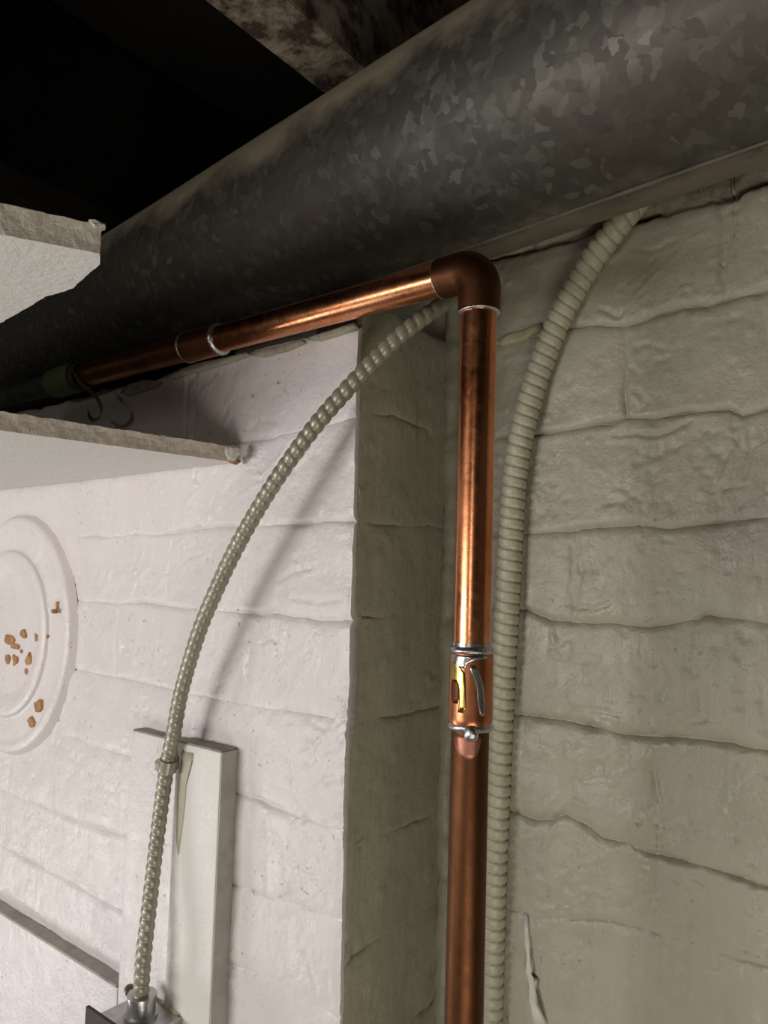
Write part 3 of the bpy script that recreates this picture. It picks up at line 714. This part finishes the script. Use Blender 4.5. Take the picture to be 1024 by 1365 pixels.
patch('burn_mark', [(904, 606, 609), (909, 603, 612), (918, 602.5, 613), (928, 602.5, 612), (935, 605, 610)], rf+.00025, M_copper_dark, cpl)
patch('heat_mark', [(976, 608, 640), (982, 606, 641), (992, 608, 639), (1000, 612, 636), (1007, 617, 630)], rp+.00012, simple('pink_heated_copper', (.45, .20, .14), (.28, .11, .07), .5, 1, 80, .0002), cop)
tube('tinned_band', vat(856), vat(871), rp+.0005, M_smear, cop)
# pipe straps? none seen; older pipe going on to the left
old = thing('old_supply_pipe', hat(60), 'dull grey-green pipe in shadow at far left beyond the copper end', 'pipe')
tube('pipe_length', hat(112), hat(-420), rp*.98, M_darkpipe, old)
tube('socket', hat(112), hat(70), rf*1.08, M_darkpipe, old)
# green tape wrapped round the joint with a curled loose end
tp = thing('masking_tape', hat(100), 'strip of green tape wrapped round pipe end with a curled tail hanging down', 'tape')
P, s = resample(np.array([hat(106), hat(76)]), .0015); L = s[-1]
V, Fc = sweep(P, s, lambda q, th: rf*1.13*(1+.10*(vnoise(th*1.2, q*90+0*th, 4)-.5)+.05*q/L), 36, caps=False)
mesh('tape_wrap', V, Fc, M_tape, tp)
pts = [(96, 492, .350), (101, 500, .345), (108, 511, .343), (118, 519, .344), (126, 527, .345), (133, 538, .347), (135, 549, .349), (131, 557, .352), (124, 560, .356), (119, 555, .361), (118, 548, .364)]
Cc = catmull([on(x, y, 1, v) for x, y, v in pts], 5); V = []; Fc = []
wd = np.array([-.55, .45, .30]); wd /= np.linalg.norm(wd)
for k, p in enumerate(Cc):
    hw_ = .0048*(1-.15*math.sin(k*.4)); tw = wd+np.array([0, 0, .5])*math.sin(k/len(Cc)*3)*.5; tw /= np.linalg.norm(tw)
    V += [p-tw*hw_, p, p+tw*hw_]
for k in range(len(Cc)-1):
    for j in range(2): a_ = k*3+j; Fc.append((a_, a_+1, a_+4, a_+3))
o = mesh('tape_tail', V, Fc, M_tape, tp); md = o.modifiers.new('thick', 'SOLIDIFY'); md.thickness = .0004

# ------------------------------------------------------------------ armoured cables
def armour(name, pts, rad, mat, label, kind, pitch, cat):
    P, s = resample(catmull([on(x, y, 1, v) for x, y, v in pts], 12), pitch/9)
    root = thing(name, P[-1], label, cat)
    if kind == 'bead':
        def pr(q, th):
            ph = (q/pitch+th/(2*math.pi)) % 1.0
            return rad*(.77+.23*np.sqrt(np.clip(np.sin(math.pi*ph), 0, 1)))*(1+.02*np.sin(q*40))
    else:
        def pr(q, th):
            ph = (q/pitch+th/(2*math.pi)) % 1.0
            lip = sm(ph, 0, .10)*(1-sm(ph, .78, .93)); k = vnoise(np.floor(q/pitch+th/(2*math.pi))*1.0, th*0, 7)
            return rad*(.82+.165*lip+.03*ph*lip+.02*(k-.5)+.025*(vnoise(th*2, q*140+0*th, 3)-.5))
    V, Fc = sweep(P, s, pr, 32)
    mesh('armour_jacket', V, Fc, mat, root)
    return root, P
left_pts = [(187, 1341, .3555), (188.5, 1318, .3545), (192, 1270, .3545), (200, 1200, .359), (208, 1130, .363), (217, 1060, .366), (224, 1015, .3675), (232, 975, .367), (240, 930, .365), (252, 885, .362), (268, 835, .359),
            (289, 785, .357), (311, 738, .356), (336, 692, .356), (363, 648, .357), (393, 604, .360), (425, 562, .365), (460, 522, .372), (497, 483, .381), (535, 446, .391), (572, 418, .405), (602, 396, .42), (622, 380, .44), (636, 362, .468), (639, 350, .505), (641, 344, .511)]
armour('armoured_cable', left_pts, .0060, M_cable_l, 'thin ribbed metal cable curving from the box up behind copper elbow', 'bead', .0076, 'cable')
rr_ = .0096; yr = YR-.0070
right_pts = [(646, 1700, yr), (650, 1500, yr), (652, 1400, yr), (654, 1330, yr), (657, 1230, yr), (660, 1140, yr), (664, 1050, yr), (668, 960, yr), (672, 880, yr), (677, 800, yr), (681, 720, yr), (685, 655, yr), (692, 600, yr), (704, 545, yr),
             (722, 486, yr), (746, 426, yr), (775, 370, yr), (805, 325, yr), (832, 290, yr-.001), (852, 266, yr+.003)]
armour('flexible_conduit', right_pts, rr_, M_cable_r, 'thick ribbed conduit painted like the taupe wall, right of copper riser', 'band', .0080, 'conduit')

# cable clamp with screw on the boards
cq = on(224, 1020, 1, .3675)
cl = thing('cable_clamp', cq, 'paint-clogged clamp and screw holding the thin cable to the boards', 'clamp')
dirc = on(217, 1060, 1, .366)-on(232, 975, 1, .365); dirc /= np.linalg.norm(dirc)
P, s = resample(np.array([cq-dirc*.0045, cq+dirc*.0045]), .0015)
V, Fc = sweep(P, s, lambda q, th: .0071*(1+.06*vnoise(th, q*300+0*th, 3)), 24)
o = mesh('strap', V, Fc, M_cable_l, cl); sharp_caps(o)
box('strap_foot', cq[0]-.017, cq[0]+.004, .373, YA, cq[2]-.0042, cq[2]+.0046, M_cable_l, cl, .001)
sc = on(214, 1021, 1, .371)
scw = chunk('screw_head', sc, (.0058, .0046, .0056), simple('painted_rusty_screw', (.46, .40, .31), (.30, .21, .13), .6, 0, 200, .0008), cl, 12)

# ------------------------------------------------------------------ junction box
bk = on(222, 1343, 1, YB-.0005); zt = bk[2]
fl = on(131, 1351, 2, zt); br = on(241, 1357, 2, zt)
fy = fl[1]; bx_l, bx_r = fl[0], max(br[0], bk[0]+.012)
jb = thing('junction_box', ((bx_l+bx_r)/2, YB, zt-.09), 'galvanised metal electrical box with dark cover at bottom left edge', 'electrical box')
box('box_body', bx_l, bx_r, fy, YB-.0005, zt-.09, zt, M_steel, jb, .0012)
cv = on(115, 1341, 1, fy-.003)
box('cover_plate', cv[0], bx_r+.004, fy-.0035, fy-.0005, zt-.095, cv[2], M_cover, jb, .0006)
cb = on(188, 1352, 2, zt+.001)
conn = tube('cable_connector', (cb[0], cb[1], zt-.001), (cb[0], cb[1], zt+.014), .0104, M_steel, jb, prof=lambda q, th: 1+.0*q, n=6)
o = tube('locking_rim', (cb[0], cb[1], zt), (cb[0], cb[1], zt+.002), .0122, M_steel, conn)
o.location = (0, 0, 0)
o = tube('clamp_lip', (cb[0], cb[1], zt+.0135), (cb[0], cb[1], zt+.0155), .0110, M_steel, conn)
sp_ = np.array([cb[0], cb[1], zt+.0115])
tube('clamp_screw', sp_+np.array([-.016, .0, .001]), sp_+np.array([-.006, 0, 0]), .0019, M_steel, conn, ns=16)
chunk('screw_head', sp_+np.array([-.0165, 0, .001]), (.0026, .0042, .0042), simple('brown_screw', (.22, .17, .12), (.12, .09, .06), .5, .6, 100, .0003), conn, 2)
decal('paint_drip', [(205, 1340), (212, 1336), (220, 1338), (231, 1345), (240, 1352), (236, 1357), (222, 1350), (210, 1346)], 1, YB-.0004, .0008, simple('yellow_drip', (.55, .52, .33), (.42, .38, .22), .5, 0, 80, .0005), bp, 'yellowed drip')
